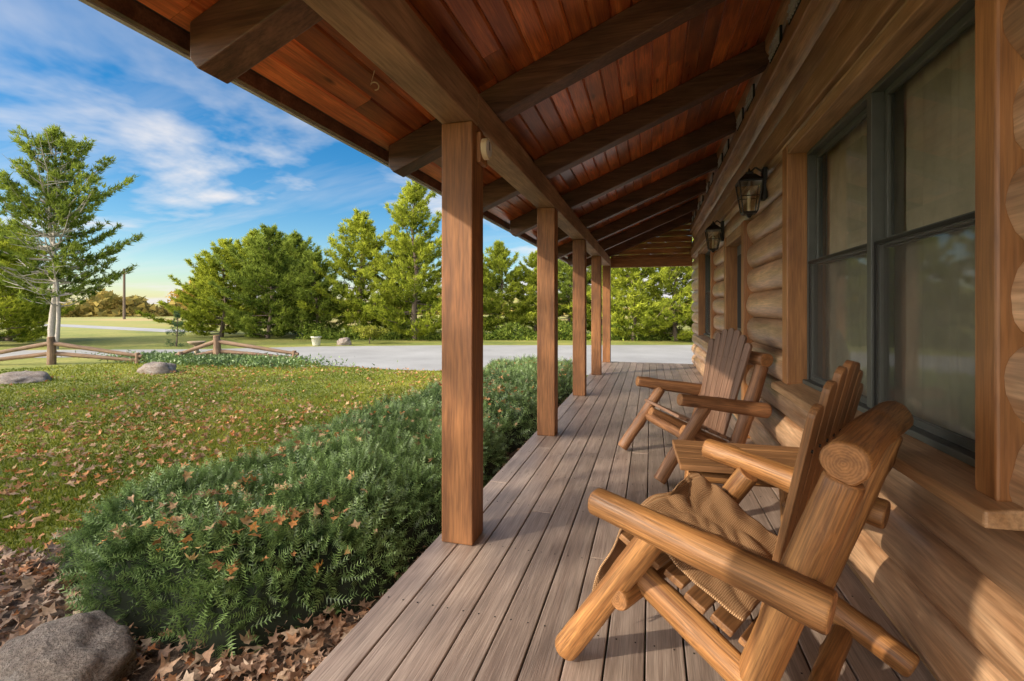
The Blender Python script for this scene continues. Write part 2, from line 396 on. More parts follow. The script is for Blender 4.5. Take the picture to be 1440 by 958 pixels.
# ---------------------------------------------------------------- fallen leaves
def leaf_tris(P,size,nrmv,curl):
    n=len(P); rim=12
    rad=np.array([1.0,.45,.8,.38,.72,.4,.3,.4,.72,.38,.8,.45]); ang=np.arange(rim)/rim*2*math.pi
    N_=nrm(nrmv); A_=nrm(np.cross(N_,rng.normal(size=N_.shape))); B_=np.cross(N_,A_)
    rr=rad[None]*(.85+.3*rng.random((n,rim)))*size[:,None]
    u=rr*np.cos(ang)[None]; v=rr*np.sin(ang)[None]*.8
    h=curl[:,None]*(v**2+.3*u**2*np.sign(rng.normal(size=n))[:,None])/size[:,None]+rng.normal(size=(n,rim))*size[:,None]*.06
    Q=P[:,None]+A_[:,None]*u[...,None]+B_[:,None]*v[...,None]+N_[:,None]*h[...,None]
    V=np.concatenate([P[:,None],Q],1)
    return V,rim
def leaves(name,P,size,mat,nz=1.0,spread=.35):
    n=len(P); nv=np.stack([rng.normal(size=n)*spread,rng.normal(size=n)*spread,np.full(n,nz)],1)
    V,rim=leaf_tris(P,size,nv,rng.normal(size=n)*.7+.5)
    verts=V.reshape(-1,3); k=rim+1
    base=np.arange(n)[:,None]*k; i=np.arange(rim)
    F=np.stack([np.broadcast_to(base,(n,rim)),base+1+i,base+1+(i+1)%rim],-1).reshape(-1)
    me=bpy.data.meshes.new(name); me.vertices.add(len(verts)); me.vertices.foreach_set('co',verts.reshape(-1).astype(np.float32))
    nf=n*rim; me.loops.add(3*nf); me.loops.foreach_set('vertex_index',F.astype(np.int32)); me.polygons.add(nf)
    me.polygons.foreach_set('loop_start',np.arange(0,3*nf,3,dtype=np.int32)); me.update(calc_edges=True); me.materials.append(M[mat])
    o=bpy.data.objects.new(name,me); COL.objects.link(o); return o
PP=[];SZ=[]
n=15000; r=2.4*np.exp(rng.random(n)*math.log(17/2.4)); th=math.radians(92)+rng.random(n)*math.radians(72)
x=r*np.cos(th);y=r*np.sin(th); k=(x<-3.8)&(~inside(x,y,drive))&((np.sin(x*.9+y*.5)+np.cos(y*.8-x*.3)+rng.normal(size=n))>-.7)
x=x[k];y=y[k]; PP.append(np.stack([x,y,G+.035+.02*rng.random(len(x))],1)); SZ.append(.035+.035*rng.random(len(x)))
n=1300; x=HX0+.1+rng.random(n)*2.0; y=2.0+rng.random(n)**1.3*9.8; z,e=hedge_h(x,y); k=(e>.08)&((np.sin(x*3+y*1.3)+np.cos(y*2.1-x)+rng.normal(size=n)*.8)>-.3)
x=x[k];y=y[k];z=z[k]; PP.append(np.stack([x,y,z+.055],1)); SZ.append(.026+.04*rng.random(len(x)))
leaves('fallen_leaves',np.concatenate(PP),np.concatenate(SZ),'leaf',spread=.5)
PP=[];SZ=[]
n=3800; x=-4.5+rng.random(n)*3.3; y=-.2+rng.random(n)*2.5; z,e=hedge_h(x,y); k=e<.05
x=x[k];y=y[k]; PP.append(np.stack([x,y,G+.02+.07*rng.random(len(x))],1)); SZ.append(.03+.045*rng.random(len(x)))
n=2000; x=-1.2-rng.random(n)*.75; y=1.5+rng.random(n)*9; PP.append(np.stack([x,y,G+.02+.04*rng.random(n)],1)); SZ.append(.03+.03*rng.random(n))
n=500; y=2+rng.random(n)*10; x=-3.75-rng.random(n)*.5; PP.append(np.stack([x,y,G+.03+.05*rng.random(n)],1)); SZ.append(.035+.035*rng.random(n))
leaves('leaf_litter',np.concatenate(PP),np.concatenate(SZ),'litter',spread=.5)

# ---------------------------------------------------------------- stones
o=sph('boulder',(-2.62,1.50,-.36),(.34,.30,.24),M['rock'],seed=2,amp=.12,sub=5); o.rotation_euler=(.1,.05,.5)
o=sph('boulder',(-12.9,10.0,-.36),(.55,.40,.28),M['rock'],seed=5); 
o=sph('boulder',(-14.6,7.9,-.38),(.8,.45,.22),M['rock'],seed=9)
o=sph('boulder',(-14.0,19.9,-.3),(.35,.3,.28),M['rock'],seed=11)

# ---------------------------------------------------------------- log house with porch
house=empty('log_house')
d=MB(); w=.148; x=-1.205; i=0
while x<1.03:
    yb=-2.5+random.random()*-2; 
    while yb<12.45:
        L=random.choice([3.05,3.66,4.27,4.88]); y0=max(yb,-2.5); y1=min(yb+L,12.45)
        if y1>y0+.02: d.box(x+.0035,x+w-.0035,y0+.0015,y1-.0015,-.035,random.uniform(-.0012,.0012))
        yb+=L
    x+=w
d.obj('deck_boards',M['deck'],house,bevel=.004)
box('deck_rim',-1.19,-1.15,-2.5,12.42,G,-.037,M['deck'],house)
box('deck_end_rim',-1.15,1.0,12.36,12.41,G,-.037,M['deck'],house)
for k in range(26): box('joist',-1.14,1.0,-2.4+k*.6,-2.36+k*.6,-.2,-.04,M['rafter'],house,0)
sc=MB()
for xi in np.arange(-1.205,1.0,w):
    for yi in np.arange(.2,12.3,.6):
        for q in (.035,.11): sc.box(xi+q-.003,xi+q+.003,yi-.003,yi+.003,.0,.0016)
sc.obj('deck_screws',M['black'],house)
PY=[.22,2.65,5.08,7.51,9.94,12.3]
for yy in PY: box('porch_post',-1.155,-.965,yy-.095,yy+.095,.001,2.40,M['post'],house,.008)
for y0,y1 in ((-2.6,2.65),(2.65,7.51),(7.51,12.42)): box('porch_beam',-1.157,-.963,y0+.002,y1-.002,2.402,2.60,M['beam'],house,.008)
m_=.42
def zb(x): return 2.602+m_*(x+1.06)
RY=[.05,1.6,3.15,4.7,6.25,7.8,9.35,10.9,12.3,-1.5]
for yy in RY:
    b=MB(); hw=.075
    b.prism([(-1.76,zb(-1.76)),(1.04,zb(1.04)),(1.04,zb(1.04)+.213),(-1.80,zb(-1.80)+.213),(-1.80,zb(-1.8)+.06)],yy-hw,yy+hw)
    b.obj('rafter',M['rafter'],house,bevel=.008)
c=MB(); x=-1.85
while x<1.05:
    x1=x+.124; yb=-2.6-random.random()*2
    while yb<12.6:
        L=random.uniform(2.2,4.6); y0=max(yb,-2.6); y1=min(yb+L,12.6)
        if y1>y0+.05:
            f=lambda q,dz:(q,zb(q)+.214+dz)
            c.prism([f(x+.0006,.012),f(x+.010,0),f(x1-.010,0),f(x1-.0006,.012),f(x1-.0006,.02),f(x+.0006,.02)],y0+.001,y1-.001)
        yb+=L
    x+=.124
c.obj('ceiling_boards',M['ceil'],house)
zr=lambda x:zb(x)+.236
b=MB(); b.prism([(-1.93,zr(-1.93)),(4.6,zr(4.6)),(11.1,zr(-1.9)),(11.1,zr(-1.9)+.09),(4.6,zr(4.6)+.1),(-1.93,zr(-1.93)+.09)],-2.7,12.75); b.obj('roof_slab',M['roof'],house)
b=MB(); b.prism([(-1.885,zb(-1.88)+.16),(-1.86,zb(-1.88)+.16),(-1.86,zb(-1.88)+.234),(-1.885,zb(-1.88)+.234)],-2.68,12.72); b.obj('fascia',M['rafter'],house)
b=MB(); b.prism([(-1.96,zr(-1.93)-.035),(-1.935,zr(-1.93)-.035),(-1.935,zr(-1.93)+.1),(-1.96,zr(-1.93)+.1)],-2.7,12.75); b.obj('drip_edge',M['drip'],house)
b=MB(); z=2.402
while z<3.6:
    z1=z+.14; xl1=(z1-2.602-.2)/m_-1.06
    b.box(max(-.96,min(xl1,.9)) if z>2.6 else -.96,.96,12.40,12.425,z+.002,z1-.002); z=z1
b.obj('gable_boards',M['gable'],house,bevel=.004)
box('end_header',-.96,.96,12.33,12.39,2.36,2.60,M['gable'],house)
OP=[(1.665,3.95,.75,2.5),(5.45,6.85,0,2.25),(8.3,10.5,.75,2.5)]
V=[];F=[]
def wall_log(y0,y1,z0,seed,h=.25):
    n=max(2,int((y1-y0)/.12)); arc=11; base=len(V); rn=arc+3
    for i in range(n+1):
        y=y0+(y1-y0)*i/n
        for a in range(arc):
            t=-1+2*a/(arc-1); q=noise.noise(Vector((seed*3.7,y*.9,t*.8))); q2=noise.noise(Vector((seed*1.7,y*5,t*3)))
            bl=.085*math.sqrt(max(0,1-(t*.97)**2))*(1+.28*q)+.004*q2
            V.append((1.035-bl,y,z0+h/2+t*(h/2-.002)+.004*q))
        V.extend([(1.2,y,z0+h-.002),(1.2,y,z0+h/2),(1.2,y,z0+.002)])
    for i in range(n):
        for a in range(rn):
            b_=(a+1)%rn; F.append((base+i*rn+a,base+i*rn+b_,base+(i+1)*rn+b_,base+(i+1)*rn+a))
    F.append(tuple(base+a for a in reversed(range(rn)))); F.append(tuple(base+n*rn+a for a in range(rn)))
z0=0; row=0
while z0<3.75:
    cuts=sorted([(o[0],o[1]) for o in OP if z0+.12>o[2] and z0+.12<o[3]])
    ys=-2.6; ends=[]
    for a,b_ in cuts: ends.append((ys,a)); ys=b_
    ends.append((ys,12.35+(.12 if row%2 else .02)))
    for s_,e_ in ends: wall_log(s_,e_,z0+.0015,row*5+s_)
    z0+=.25; row+=1
wl=mk('wall_logs',V,F,M['walllog'],house,smooth=True)
es=wl.modifiers.new('es','EDGE_SPLIT'); es.split_angle=math.radians(50)
box('foundation',1.03,1.2,-2.5,12.3,G,-.001,M['stonep'],house)
box('end_wall',1.2,8,12.1,12.3,G,3.9,M['walllog'],house)
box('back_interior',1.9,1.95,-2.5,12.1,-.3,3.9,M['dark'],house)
box('frieze_board',.925,.98,-2.6,12.3,2.56,2.74,M['trimy'],house,.008)
box('top_plate',.90,1.0,-2.6,12.3,3.14,3.26,M['trimy'],house,.01)
box('quarter_trim',.985,1.02,-2.5,12.3,0.0015,.05,M['trimy'],house,.006)
for a,b_ in zip(sorted(RY)[:-1],sorted(RY)[1:]):
    yc=(a+b_)/2
    for off in (-.28,.28):
        box('soffit_vent',.932,.95,yc+off-.16,yc+off+.16,3.33,3.47,M['dark'],house,0)
        v=MB()
        for k in range(7): v.box(.924,.934,yc+off-.15+k*.045,yc+off-.13+k*.045,3.34,3.46)
        for k in range(2): v.box(.921,.93,yc+off-.16,yc+off+.16,3.37+k*.05,3.38+k*.05)
        v.obj('vent_louvres',M['drip'],house)
def window(y0,y1,z0,z1,name):
    cw0,cw=.10,.13
    for a,b_ in ((y0,y0+cw0),(y1-cw,y1)): box(name+'_casing',.925,1.198,a+.001,b_-.001,z0+.05,z1-.001,M['trim'],house,.008)
    box(name+'_head',.93,1.198,y0+cw0+.001,y1-cw-.001,z1-.07,z1-.002,M['trimy'],house,.006)
    b=MB(); b.prism([(.865,z0-.005),(1.198,z0+.002),(1.198,z0+.085),(1.03,z0+.066),(.865,z0+.042)],y0-.06,y1+.06); b.obj(name+'_sill',M['trimy'],house,bevel=.008)
    ya,yb_,za,zc=y0+cw0,y1-cw,z0+.07,z1-.07
    ym=(ya+yb_)/2; zm=(za+zc)/2+.03
    f=MB(); t=.028
    f.box(1.05,1.14,ya,ya+t,za,zc); f.box(1.05,1.14,yb_-t,yb_,za,zc); f.box(1.048,1.141,ya+t,yb_-t,zc-t,zc); f.box(1.015,1.142,ya+t,yb_-t,za,za+t)
    f.box(1.04,1.139,ym-.026,ym+.026,za+t,zc-t)
    f.obj(name+'_frame',M['frame'],house,bevel=.004)
    for (p,q) in ((ya+t,ym-.026),(ym+.026,yb_-t)):
        for (lo,hi,xx) in ((za+t,zm+.02,1.065),(zm-.02,zc-t,1.095)):
            s_=MB(); st=.032
            s_.box(xx,xx+.026,p+.001,p+st,lo,hi); s_.box(xx,xx+.026,q-st,q-.001,lo,hi); s_.box(xx-.002,xx+.027,p+st,q-st,lo,lo+st); s_.box(xx-.002,xx+.027,p+st,q-st,hi-st,hi)
            s_.obj(name+'_sash',M['frame'],house,bevel=.003)
            mk(name+'_glass',[(xx+.014,p+st,hi-st),(xx+.014,q-st,hi-st),(xx+.014,q-st,lo+st),(xx+.014,p+st,lo+st)],[(0,1,2,3)],M['glass'],house)
        mk(name+'_screen',[(1.056,p+.002,za+t),(1.056,q-.002,za+t),(1.056,q-.002,zm),(1.056,p+.002,zm)],[(0,1,2,3)],M['screen'],house)
        s_=MB(); st=.014; s_.box(1.052,1.061,p+.001,p+st,za+t,zm+.01); s_.box(1.052,1.061,q-st,q-.001,za+t,zm+.01); s_.box(1.051,1.062,p+st,q-st,zm-.006,zm+.01); s_.obj(name+'_screen_frame',M['black'],house)
    nn=160; V=[];F=[]
    for i in range(nn+1):
        y=ya+(yb_-ya)*i/nn; xx=1.165+.012*math.sin(y*30+2*math.sin(y*7))+.006*math.sin(y*71)
        V+=[(xx,y,za-.02),(xx+.004,y,zc+.02)]
    for i in range(nn): F.append((2*i,2*i+2,2*i+3,2*i+1))
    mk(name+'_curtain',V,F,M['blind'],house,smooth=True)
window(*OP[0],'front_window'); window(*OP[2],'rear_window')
y0,y1,_,z1=OP[1]
for a,b_ in ((y0,y0+.14),(y1-.14,y1)): box('door_casing',.92,1.198,a+.001,b_-.001,.002,z1-.001,M['trim'],house,.008)
box('door_head',.93,1.198,y0+.141,y1-.141,z1-.12,z1-.002,M['trimy'],house,.006)
box('door_leaf',1.06,1.11,y0+.141,y1-.141,.03,z1-.121,M['frame'],house)
for zz in ((.15,.95),(1.1,2.0)): box('door_panel',1.045,1.062,y0+.25,y1-.25,zz[0],zz[1],M['dark'] if zz[0]>1 else M['frame'],house,.006)
box('door_threshold',.98,1.12,y0+.141,y1-.141,.002,.03,M['frame'],house)
sph('door_knob',(1.02,y0+.2,1.0),(.03,.03,.03),M['cream'],house,amp=0,sub=3)
cu=bpy.data.curves.new('soffit_hook','CURVE'); cu.dimensions='3D'; sp=cu.splines.new('POLY'); hp=[]
for i in range(16):
    a=-.5*math.pi+i/15*1.45*math.pi; hp.append((.022*math.cos(a),.0,.022*math.sin(a)))
sp.points.add(len(hp)+0)
for i,p in enumerate([(0,.0,.09)]+hp[::-1]): sp.points[i].co=(*p,1)
cu.bevel_depth=.0035; cu.materials.append(M['cream'])
ho=bpy.data.objects.new('plant_hook',cu); COL.objects.link(ho); ho.location=(-1.46,2.35,zb(-1.46)+.13); ho.rotation_euler=(0,0,.6)
th_=empty('porch_thermometer',(-.955,2.67,2.27))
box('mount',-.008,.02,-.06,.06,-.09,.085,M['trim'],th_,.006)
def disc(name,r,x0,x1,mat,parent,loc=(0,0,0)):
    n=32; V=[(x0,r*math.cos(a/n*2*math.pi),r*math.sin(a/n*2*math.pi)) for a in range(n)]+[(x1,r*.96*math.cos(a/n*2*math.pi),r*.96*math.sin(a/n*2*math.pi)) for a in range(n)]
    F=[tuple(range(n)),tuple(reversed(range(n,2*n)))]+[((a+1)%n,a,n+a,n+(a+1)%n) for a in range(n)]
    o=mk(name,V,F,mat,parent); o.location=loc; return o
disc('rim',.062,.02,.05,M['cream'],th_); disc('dial',.05,.0505,.052,M['white'],th_)
box('needle',.053,.055,-.003,.003,-.01,.04,M['black'],th_,0)

# ---------------------------------------------------------------- lanterns
def lgm():
    m=NT('lantern_glass'); tr=m.n('ShaderNodeBsdfTransparent',{'Color':(.9,.88,.8,1)}); gl=m.n('ShaderNodeBsdfGlossy',{'Roughness':.05})
    mx=m.n('ShaderNodeMixShader',{0:.15,1:tr.outputs[0],2:gl.outputs[0]}); m.l(mx.outputs[0],m.out.inputs[0]); return m.mat
M['lg']=lgm()
def lantern(loc):
    e=empty('wall_lantern',loc)
    V=[];F=[]
    def frus(z0,a0,z1,a1,cap=True):
        b=len(V)
        for z,a in ((z0,a0),(z1,a1)): V.extend([(-a,-a,z),(a,-a,z),(a,a,z),(-a,a,z)])
        for i in range(4): F.append((b+i,b+(i+1)%4,b+4+(i+1)%4,b+4+i))
        if cap: F.append((b+3,b+2,b+1,b)); F.append((b+4,b+5,b+6,b+7))
    frus(-.17,.052,-.15,.062); frus(.10,.10,.115,.10); frus(.115,.098,.175,.04); frus(.175,.03,.195,.03); frus(.195,.012,.23,.006)
    frus(-.20,.01,-.17,.03)
    mk('cap_and_base',V,F,M['black'],e,bevel=.003)
    s=[]
    for sx in (-1,1):
        for sy in (-1,1): s.append(((sx*.057,sy*.057,-.15),(sx*.092,sy*.092,.10),.006,.006))
    for q in (-1,1):
        s.append(((q*.075,-.075,-.02),(q*.075,.075,-.02),.004,.004)); s.append(((-.075,q*.075,-.02),(.075,q*.075,-.02),.004,.004))
    vv,ff=tubes(s,6); mk('cage',vv,ff,M['black'],e)
    V=[];F=[]; frus(-.148,.053,.099,.088,False); mk('panes',V,F,M['lg'],e)
    vv,ff=tubes([((0,0,-.15),(0,0,-.03),.014,.014)],10); mk('candle',vv,ff,M['cream'],e)
    vv,ff=tubes([((0,0,-.03),(0,0,.0),.012,.02),((0,0,.0),(0,0,.04),.02,.003)],10); mk('bulb',vv,ff,M['white'],e)
    vv,ff=tubes([((.0,0,.19),(.05,0,.235),.008,.008),((.05,0,.235),(.11,0,.19),.008,.008)],8); mk('arm',vv,ff,M['black'],e)
    box('backplate',.10,.135,-.055,.055,-.05,.22,M['black'],e,.006)
    return e
lantern((.825,4.62,2.33)); lantern((.825,7.15,2.31))

# ---------------------------------------------------------------- chairs
def chair(loc,fdir,L,S,seed):
    e=empty('log_chair',(loc[0],loc[1],0),math.atan2(fdir[1],fdir[0]))
    k=seed
    for s in (-1,1):
        log('arm',(.34,.46*s,.65),(-.385,.43*s,.545),.048,.058,e,k,mat=L); k+=1
        log('front_leg',(.49,.445*s,.03),(.12,.43*s,.585),.050,.046,e,k,mat=L); k+=1
        log('seat_rail',(.26,.345*s,.385),(-.47,.345*s,.045),.048,.048,e,k,mat=L); k+=1
        log('back_post',(-.16,.345*s,.20),(-.395,.345*s,.885),.055,.052,e,k,mat=L); k+=1
    log('back_crossbar',(-.40,-.41,.93),(-.40,.39,.93),.062,.058,e,k,mat=L); k+=1
    log('front_stretcher',(.245,-.47,.33),(.245,.47,.33),.038,.036,e,k,mat=L); k+=1
    log('rear_stretcher',(-.27,-.30,.09),(-.27,.30,.09),.036,.036,e,k,mat=L); k+=1
    for i in range(6):
        f=.27-i*.084; z=.42+.45*(f-.2)+.03
        board('seat_slat',(f,-.36+.01*(i%2),z),(f,.36-.01*(i%3),z),.074,.074,.024,(1,0,.45),e,S)
    for i in range(7):
        q=i-3; zt=1.17-.012*q*q
        fz=lambda z:-.138-(z-.29)*.235
        p0=Vector((fz(.29),q*.068,.29)); p1=Vector((fz(zt),q*.098,zt))
        board('back_slat',p0,p1,.060,.088,.022,(0,1,0),e,S,True)
    for q in range(-3,4):
        vv,ff=tubes([((-.30,q*.088,.915),(-.273,q*.088,.92),.006,.006)],8); 
        mk('bolt',vv,ff,M['black'],e)
    return e
near=chair((.33,2.0),(-.87,.49),M['log'],M['slat'],1)
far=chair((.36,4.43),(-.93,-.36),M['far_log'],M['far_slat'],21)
tb=empty('side_table',(.50,2.97,0),.04)
for i in range(4): board('top_plank',(-.36,-.19+i*.127,.50),(.36,-.19+i*.127,.50),.122,.122,.032,(0,1,0),tb,M['slat'])
for sx in (-1,1):
    for sy in (-1,1): log('leg',(sx*.29,sy*.19,.015),(sx*.24,sy*.15,.48),.036,.033,tb,40+sx+2*sy,segs=16)
for sy in (-1,1): log('apron_rail',(-.31,sy*.16,.43),(.31,sy*.16,.43),.03,.03,tb,50+sy,segs=16)
for sx in (-1,1): log('side_rail',(sx*.265,-.17,.2),(sx*.265,.17,.2),.025,.025,tb,60+sx,segs=16)
bl=empty('knit_throw',near.location[:],near.rotation_euler[2])
nu,nv=80,60; V=[];F=[];UV=[]
for i in range(nu+1):
    u=i/nu
    for j in range(nv+1):
        v=j/nv; s=-.34+.64*v
        if u<.55:
            f=-.12+.43*(u/.55); z=.42+.45*(f-.2)+.066
        else:
            t=(u-.55)/.45; f=.31+.12*math.sin(t*1.5)+.03*t; z=.47+.066-.34*t**1.2+.012*math.sin(3.14*t)
        nz=noise.noise(Vector((u*4,v*4,0))); nz2=noise.noise(Vector((u*9+v*5,v*3-u*4,5)))
        wv=.020*nz+.014*nz2+.009*math.sin(s*14+u*9+3*nz)
        f+=(1.5*wv if u>.55 else .15*wv)+.05*noise.noise(Vector((v*3,4,0)))*u; z+=abs(wv)*(1 if u<.55 else .3)+.006
        V.append((f,s+.03*math.sin(u*5+1)+.06*(u-.5)*(v-.5),z+(.05*math.sin(v*3.1+.5)*u if u>.55 else 0))); UV.append((u*3,v*2))
for i in range(nu):
    for j in range(nv):
        a=i*(nv+1)+j; F.append((a,a+nv+1,a+nv+2,a+1))
o=mk('fabric',V,F,M['throw'],bl,smooth=True)
uvl=o.data.uv_layers.new(name='UVMap')
for lp in o.data.loops: uvl.data[lp.index].uv=UV[lp.vertex_index]
sd=o.modifiers.new('s','SOLIDIFY'); sd.thickness=.008
fr=[]
for j in range(0,nv+1):
    p=Vector(V[nu*(nv+1)+j]); q=p+Vector((random.uniform(-.01,.025),random.uniform(-.012,.012),-.055-.02*random.random()))
    mid=(p+q)/2+Vector((.008,random.uniform(-.006,.006),0)); fr+=[(p,mid,.003,.0035),(mid,q,.0035,.002)]
vv,ff=tubes(fr,5); mk('fringe',vv,ff,M['fringe'],bl)

# ---------------------------------------------------------------- trees
def pine_data(h,R,seed,dens=1.0,low=.08,shape=1.1,mat='pine',bark='bark',bare=0,pale_r=1.0,nl=.22,nw=.05,gap=1.0,tr=1.0):
    rg=random.Random(seed); segs=[]; P=[];D=[];SH=[]
    lean=rg.uniform(-.2,.2)
    def tp(z): return Vector((lean*math.sin(z/h*2)+.08*math.sin(z*1.3+seed),.08*math.cos(z*1.1+seed),z))
    n=12
    for i in range(n):
        z0=h*i/n;z1=h*(i+1)/n; rr=lambda z:.018*h*(1-z/h)**.9+.012
        segs.append((tp(z0),tp(z1),rr(z0)*tr,rr(z1)*tr))
    z=low*h
    while z<h*.985:
        k=rg.randint(4,6); a0=rg.random()*6.28
        for j in range(k):
            fz=z/h; prof=(1-fz**shape)*(.55+.45*min(1,(fz-low+.02)/.12)); L=R*prof*rg.uniform(.5,1.22)+.15
            if rg.random()<.10: L*=1.3
            a=a0+j*6.283/k+rg.uniform(-.35,.35); el=math.radians(rg.uniform(2,20)+45*fz**2)
            p0=tp(z+rg.uniform(-.12,.12)); dv=Vector((math.cos(a)*math.cos(el),math.sin(a)*math.cos(el),math.sin(el)))
            sd=Vector((-math.sin(a),math.cos(a),0)); bend=Vector((0,0,.16*L))
            q=lambda t:p0+dv*L*t+bend*(t*t)*.8-Vector((0,0,.10*L*math.sin(t*3.14)))
            rb=(.006+.012*L)*pale_r
            for s_ in range(3): segs.append((q(s_/3),q((s_+1)/3),rb*(1-s_/3.4),rb*(1-(s_+1)/3.4)))
            if rg.random()<bare:
                for _ in range(4):
                    t=rg.uniform(.3,.9); e_=q(t)+sd*rg.gauss(0,.25)*L+dv*.25*L*(1-t)+Vector((0,0,rg.uniform(0,.25))); segs.append((q(t),e_,rb*.4,rb*.12))
                continue
            m=int((5+L*17)*dens)
            for c_ in range(m):
                t=rg.uniform(.18,1.0)**.75; lat=rg.gauss(0,.17)*L*(1.15-.7*t)
                pt=q(t)+sd*lat+Vector((0,0,rg.gauss(0,.05)+.05*abs(lat)))
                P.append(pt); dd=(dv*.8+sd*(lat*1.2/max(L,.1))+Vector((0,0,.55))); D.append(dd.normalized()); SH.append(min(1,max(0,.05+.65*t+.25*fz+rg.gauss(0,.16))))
        z+=rg.uniform(.26,.42)*(1 if dens>.7 else 1.3)*gap*(1.25-.5*z/h)
    P=np.array(P);D=np.array(D);SH=np.array(SH); k=11
    Pn=np.repeat(P,k,0)+rng.normal(size=(len(P)*k,3))*.035; Dn=nrm(np.repeat(D,k,0)+rng.normal(size=(len(P)*k,3))*.62)
    T=needles(Pn,Dn,nl*(.6+.7*rng.random(len(Pn))),nw*(.7+.6*rng.random(len(Pn))))
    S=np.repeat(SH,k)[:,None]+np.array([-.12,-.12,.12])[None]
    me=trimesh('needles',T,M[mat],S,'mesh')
    vv,ff=tubes(segs,6); mt=bpy.data.meshes.new('trunk_and_limbs'); mt.from_pydata([tuple(v) for v in vv],[],ff); mt.materials.append(M[bark]); mt.polygons.foreach_set('use_smooth',[True]*len(mt.polygons))
    return me,mt,h
def plant(name,data,x,y,h,rot,wid=1.0):
    me,mt,h0=data; e=empty(name,(x,y,G),rot); s=h/h0; e.scale=(s*wid,s*wid,s)
    for nme,d_ in (('needles',me),('trunk_and_limbs',mt)):
        o=bpy.data.objects.new(nme,d_); COL.objects.link(o); o.parent=e
    return e
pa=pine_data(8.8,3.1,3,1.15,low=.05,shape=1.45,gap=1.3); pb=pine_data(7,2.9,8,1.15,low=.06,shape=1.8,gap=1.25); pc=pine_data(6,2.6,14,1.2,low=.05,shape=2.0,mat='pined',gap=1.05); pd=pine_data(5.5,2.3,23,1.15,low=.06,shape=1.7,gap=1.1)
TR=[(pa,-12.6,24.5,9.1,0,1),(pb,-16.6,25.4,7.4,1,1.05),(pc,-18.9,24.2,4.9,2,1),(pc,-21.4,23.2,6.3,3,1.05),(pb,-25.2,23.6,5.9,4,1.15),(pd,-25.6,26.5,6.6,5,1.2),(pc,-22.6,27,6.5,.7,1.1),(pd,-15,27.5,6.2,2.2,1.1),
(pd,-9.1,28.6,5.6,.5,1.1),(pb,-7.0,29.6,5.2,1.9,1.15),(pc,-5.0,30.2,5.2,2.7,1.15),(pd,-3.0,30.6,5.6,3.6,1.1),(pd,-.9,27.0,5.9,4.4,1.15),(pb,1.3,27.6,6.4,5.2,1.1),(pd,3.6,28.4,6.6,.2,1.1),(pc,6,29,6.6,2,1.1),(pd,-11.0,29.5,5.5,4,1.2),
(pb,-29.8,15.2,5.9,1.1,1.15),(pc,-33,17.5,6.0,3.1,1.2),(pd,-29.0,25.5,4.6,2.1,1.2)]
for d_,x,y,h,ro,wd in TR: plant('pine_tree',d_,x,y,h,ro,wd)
pbig=pine_data(9.8,3.2,41,.95,low=.26,shape=2.8,mat='pined',bark='paleb',bare=.30,pale_r=1.3,tr=.75,gap=1.3)
plant('white_pine_tree',pbig,-24.9,14.7,9.5,.3)
pbig2=pine_data(7.5,2.0,45,.45,low=.25,shape=2.0,mat='pined',bark='paleb',bare=.65,pale_r=1.4,tr=.6)
plant('white_pine_tree',pbig2,-24.4,14.5,7.6,2.3)
ps=pine_data(1.3,.42,50,1.0,low=.04,mat='spruce',nl=.06,nw=.02); plant('spruce_sapling',ps,-20.9,17.0,1.35,0)
def crown(name,x,y,h,R,n,mat,seed,leaf=.11,limbs=26,th=.2,bark='bark'):
    rg=random.Random(seed); e=empty(name,(x,y,G)); segs=[((0,0,0),(0,0,h*.3),th,th*.8),((0,0,h*.3),(.1,0,h*.7),th*.8,th*.35)]; cl=[]
    for i in range(limbs):
        a=rg.random()*6.28; z0=h*rg.uniform(.25,.65); rr=R*rg.uniform(.5,1); z1=min(h,z0+rg.uniform(.15,.5)*h)
        p=Vector((.05,0,z0)); m_1=Vector((math.cos(a)*rr*.5,math.sin(a)*rr*.5,z0+(z1-z0)*.65)); q=Vector((math.cos(a+.2)*rr,math.sin(a+.2)*rr,z1))
        segs+=[(p,m_1,th*.3,th*.16),(m_1,q,th*.16,.01)]; cl+=[(q,.42*R),(m_1,.35*R)]
        for _ in range(3):
            w_=m_1.lerp(q,rg.random())+Vector((rg.gauss(0,1),rg.gauss(0,1),rg.gauss(0,.7)))*R*.2; segs.append((m_1.lerp(q,.3),w_,.03,.008)); cl.append((w_,.25*R))
    vv,ff=tubes(segs,7); mk('trunk_and_limbs',vv,ff,M[bark],e,smooth=True)
    ci=rng.integers(0,len(cl),n); C=np.array([tuple(c_[0]) for c_ in cl])[ci]; rad=np.array([c_[1] for c_ in cl])[ci]
    P=C+nrm(rng.normal(size=(n,3)))*(rad*rng.random(n)**.5)[:,None]*np.array([1,1,.7]); D=nrm(rng.normal(size=(n,3)))
    T=needles(P,D,leaf*(.7+.6*rng.random(n)),leaf*(.7+.5*rng.random(n)))
    sh=np.clip(.5+.3*(P[:,2]-h*.6)/h+rng.normal(size=n)*.2,0,1)
    trimesh('leaves',T,M[mat],np.repeat(sh[:,None],3,1),e); return e
crown('golden_maple_tree',-49.5,42.5,4.6,2.2,5000,'fall',4,.26,limbs=14)
crown('oak_tree',-13.3,-4.2,9.5,3.4,7500,'grass',12,.20)
crown('oak_tree',-21.5,-3.6,10,3.6,4200,'grass',17,.22)
crown('golden_shrub',-13.4,21.1,.75,.75,3500,'grass',31,.06,limbs=14,th=.03)
n=9000; x=-13.6+rng.normal(size=n)*1.7; y=12.3+rng.normal(size=n)*.45; P=np.stack([x,y,G+rng.random(n)*.22],1); T=needles(P,nrm(rng.normal(size=(n,3))+np.array([0,0,.6])),np.full(n,.10),np.full(n,.05))
trimesh('groundcover_plants',T,M['yew'],np.repeat((.3+.5*rng.random(n))[:,None],3,1))
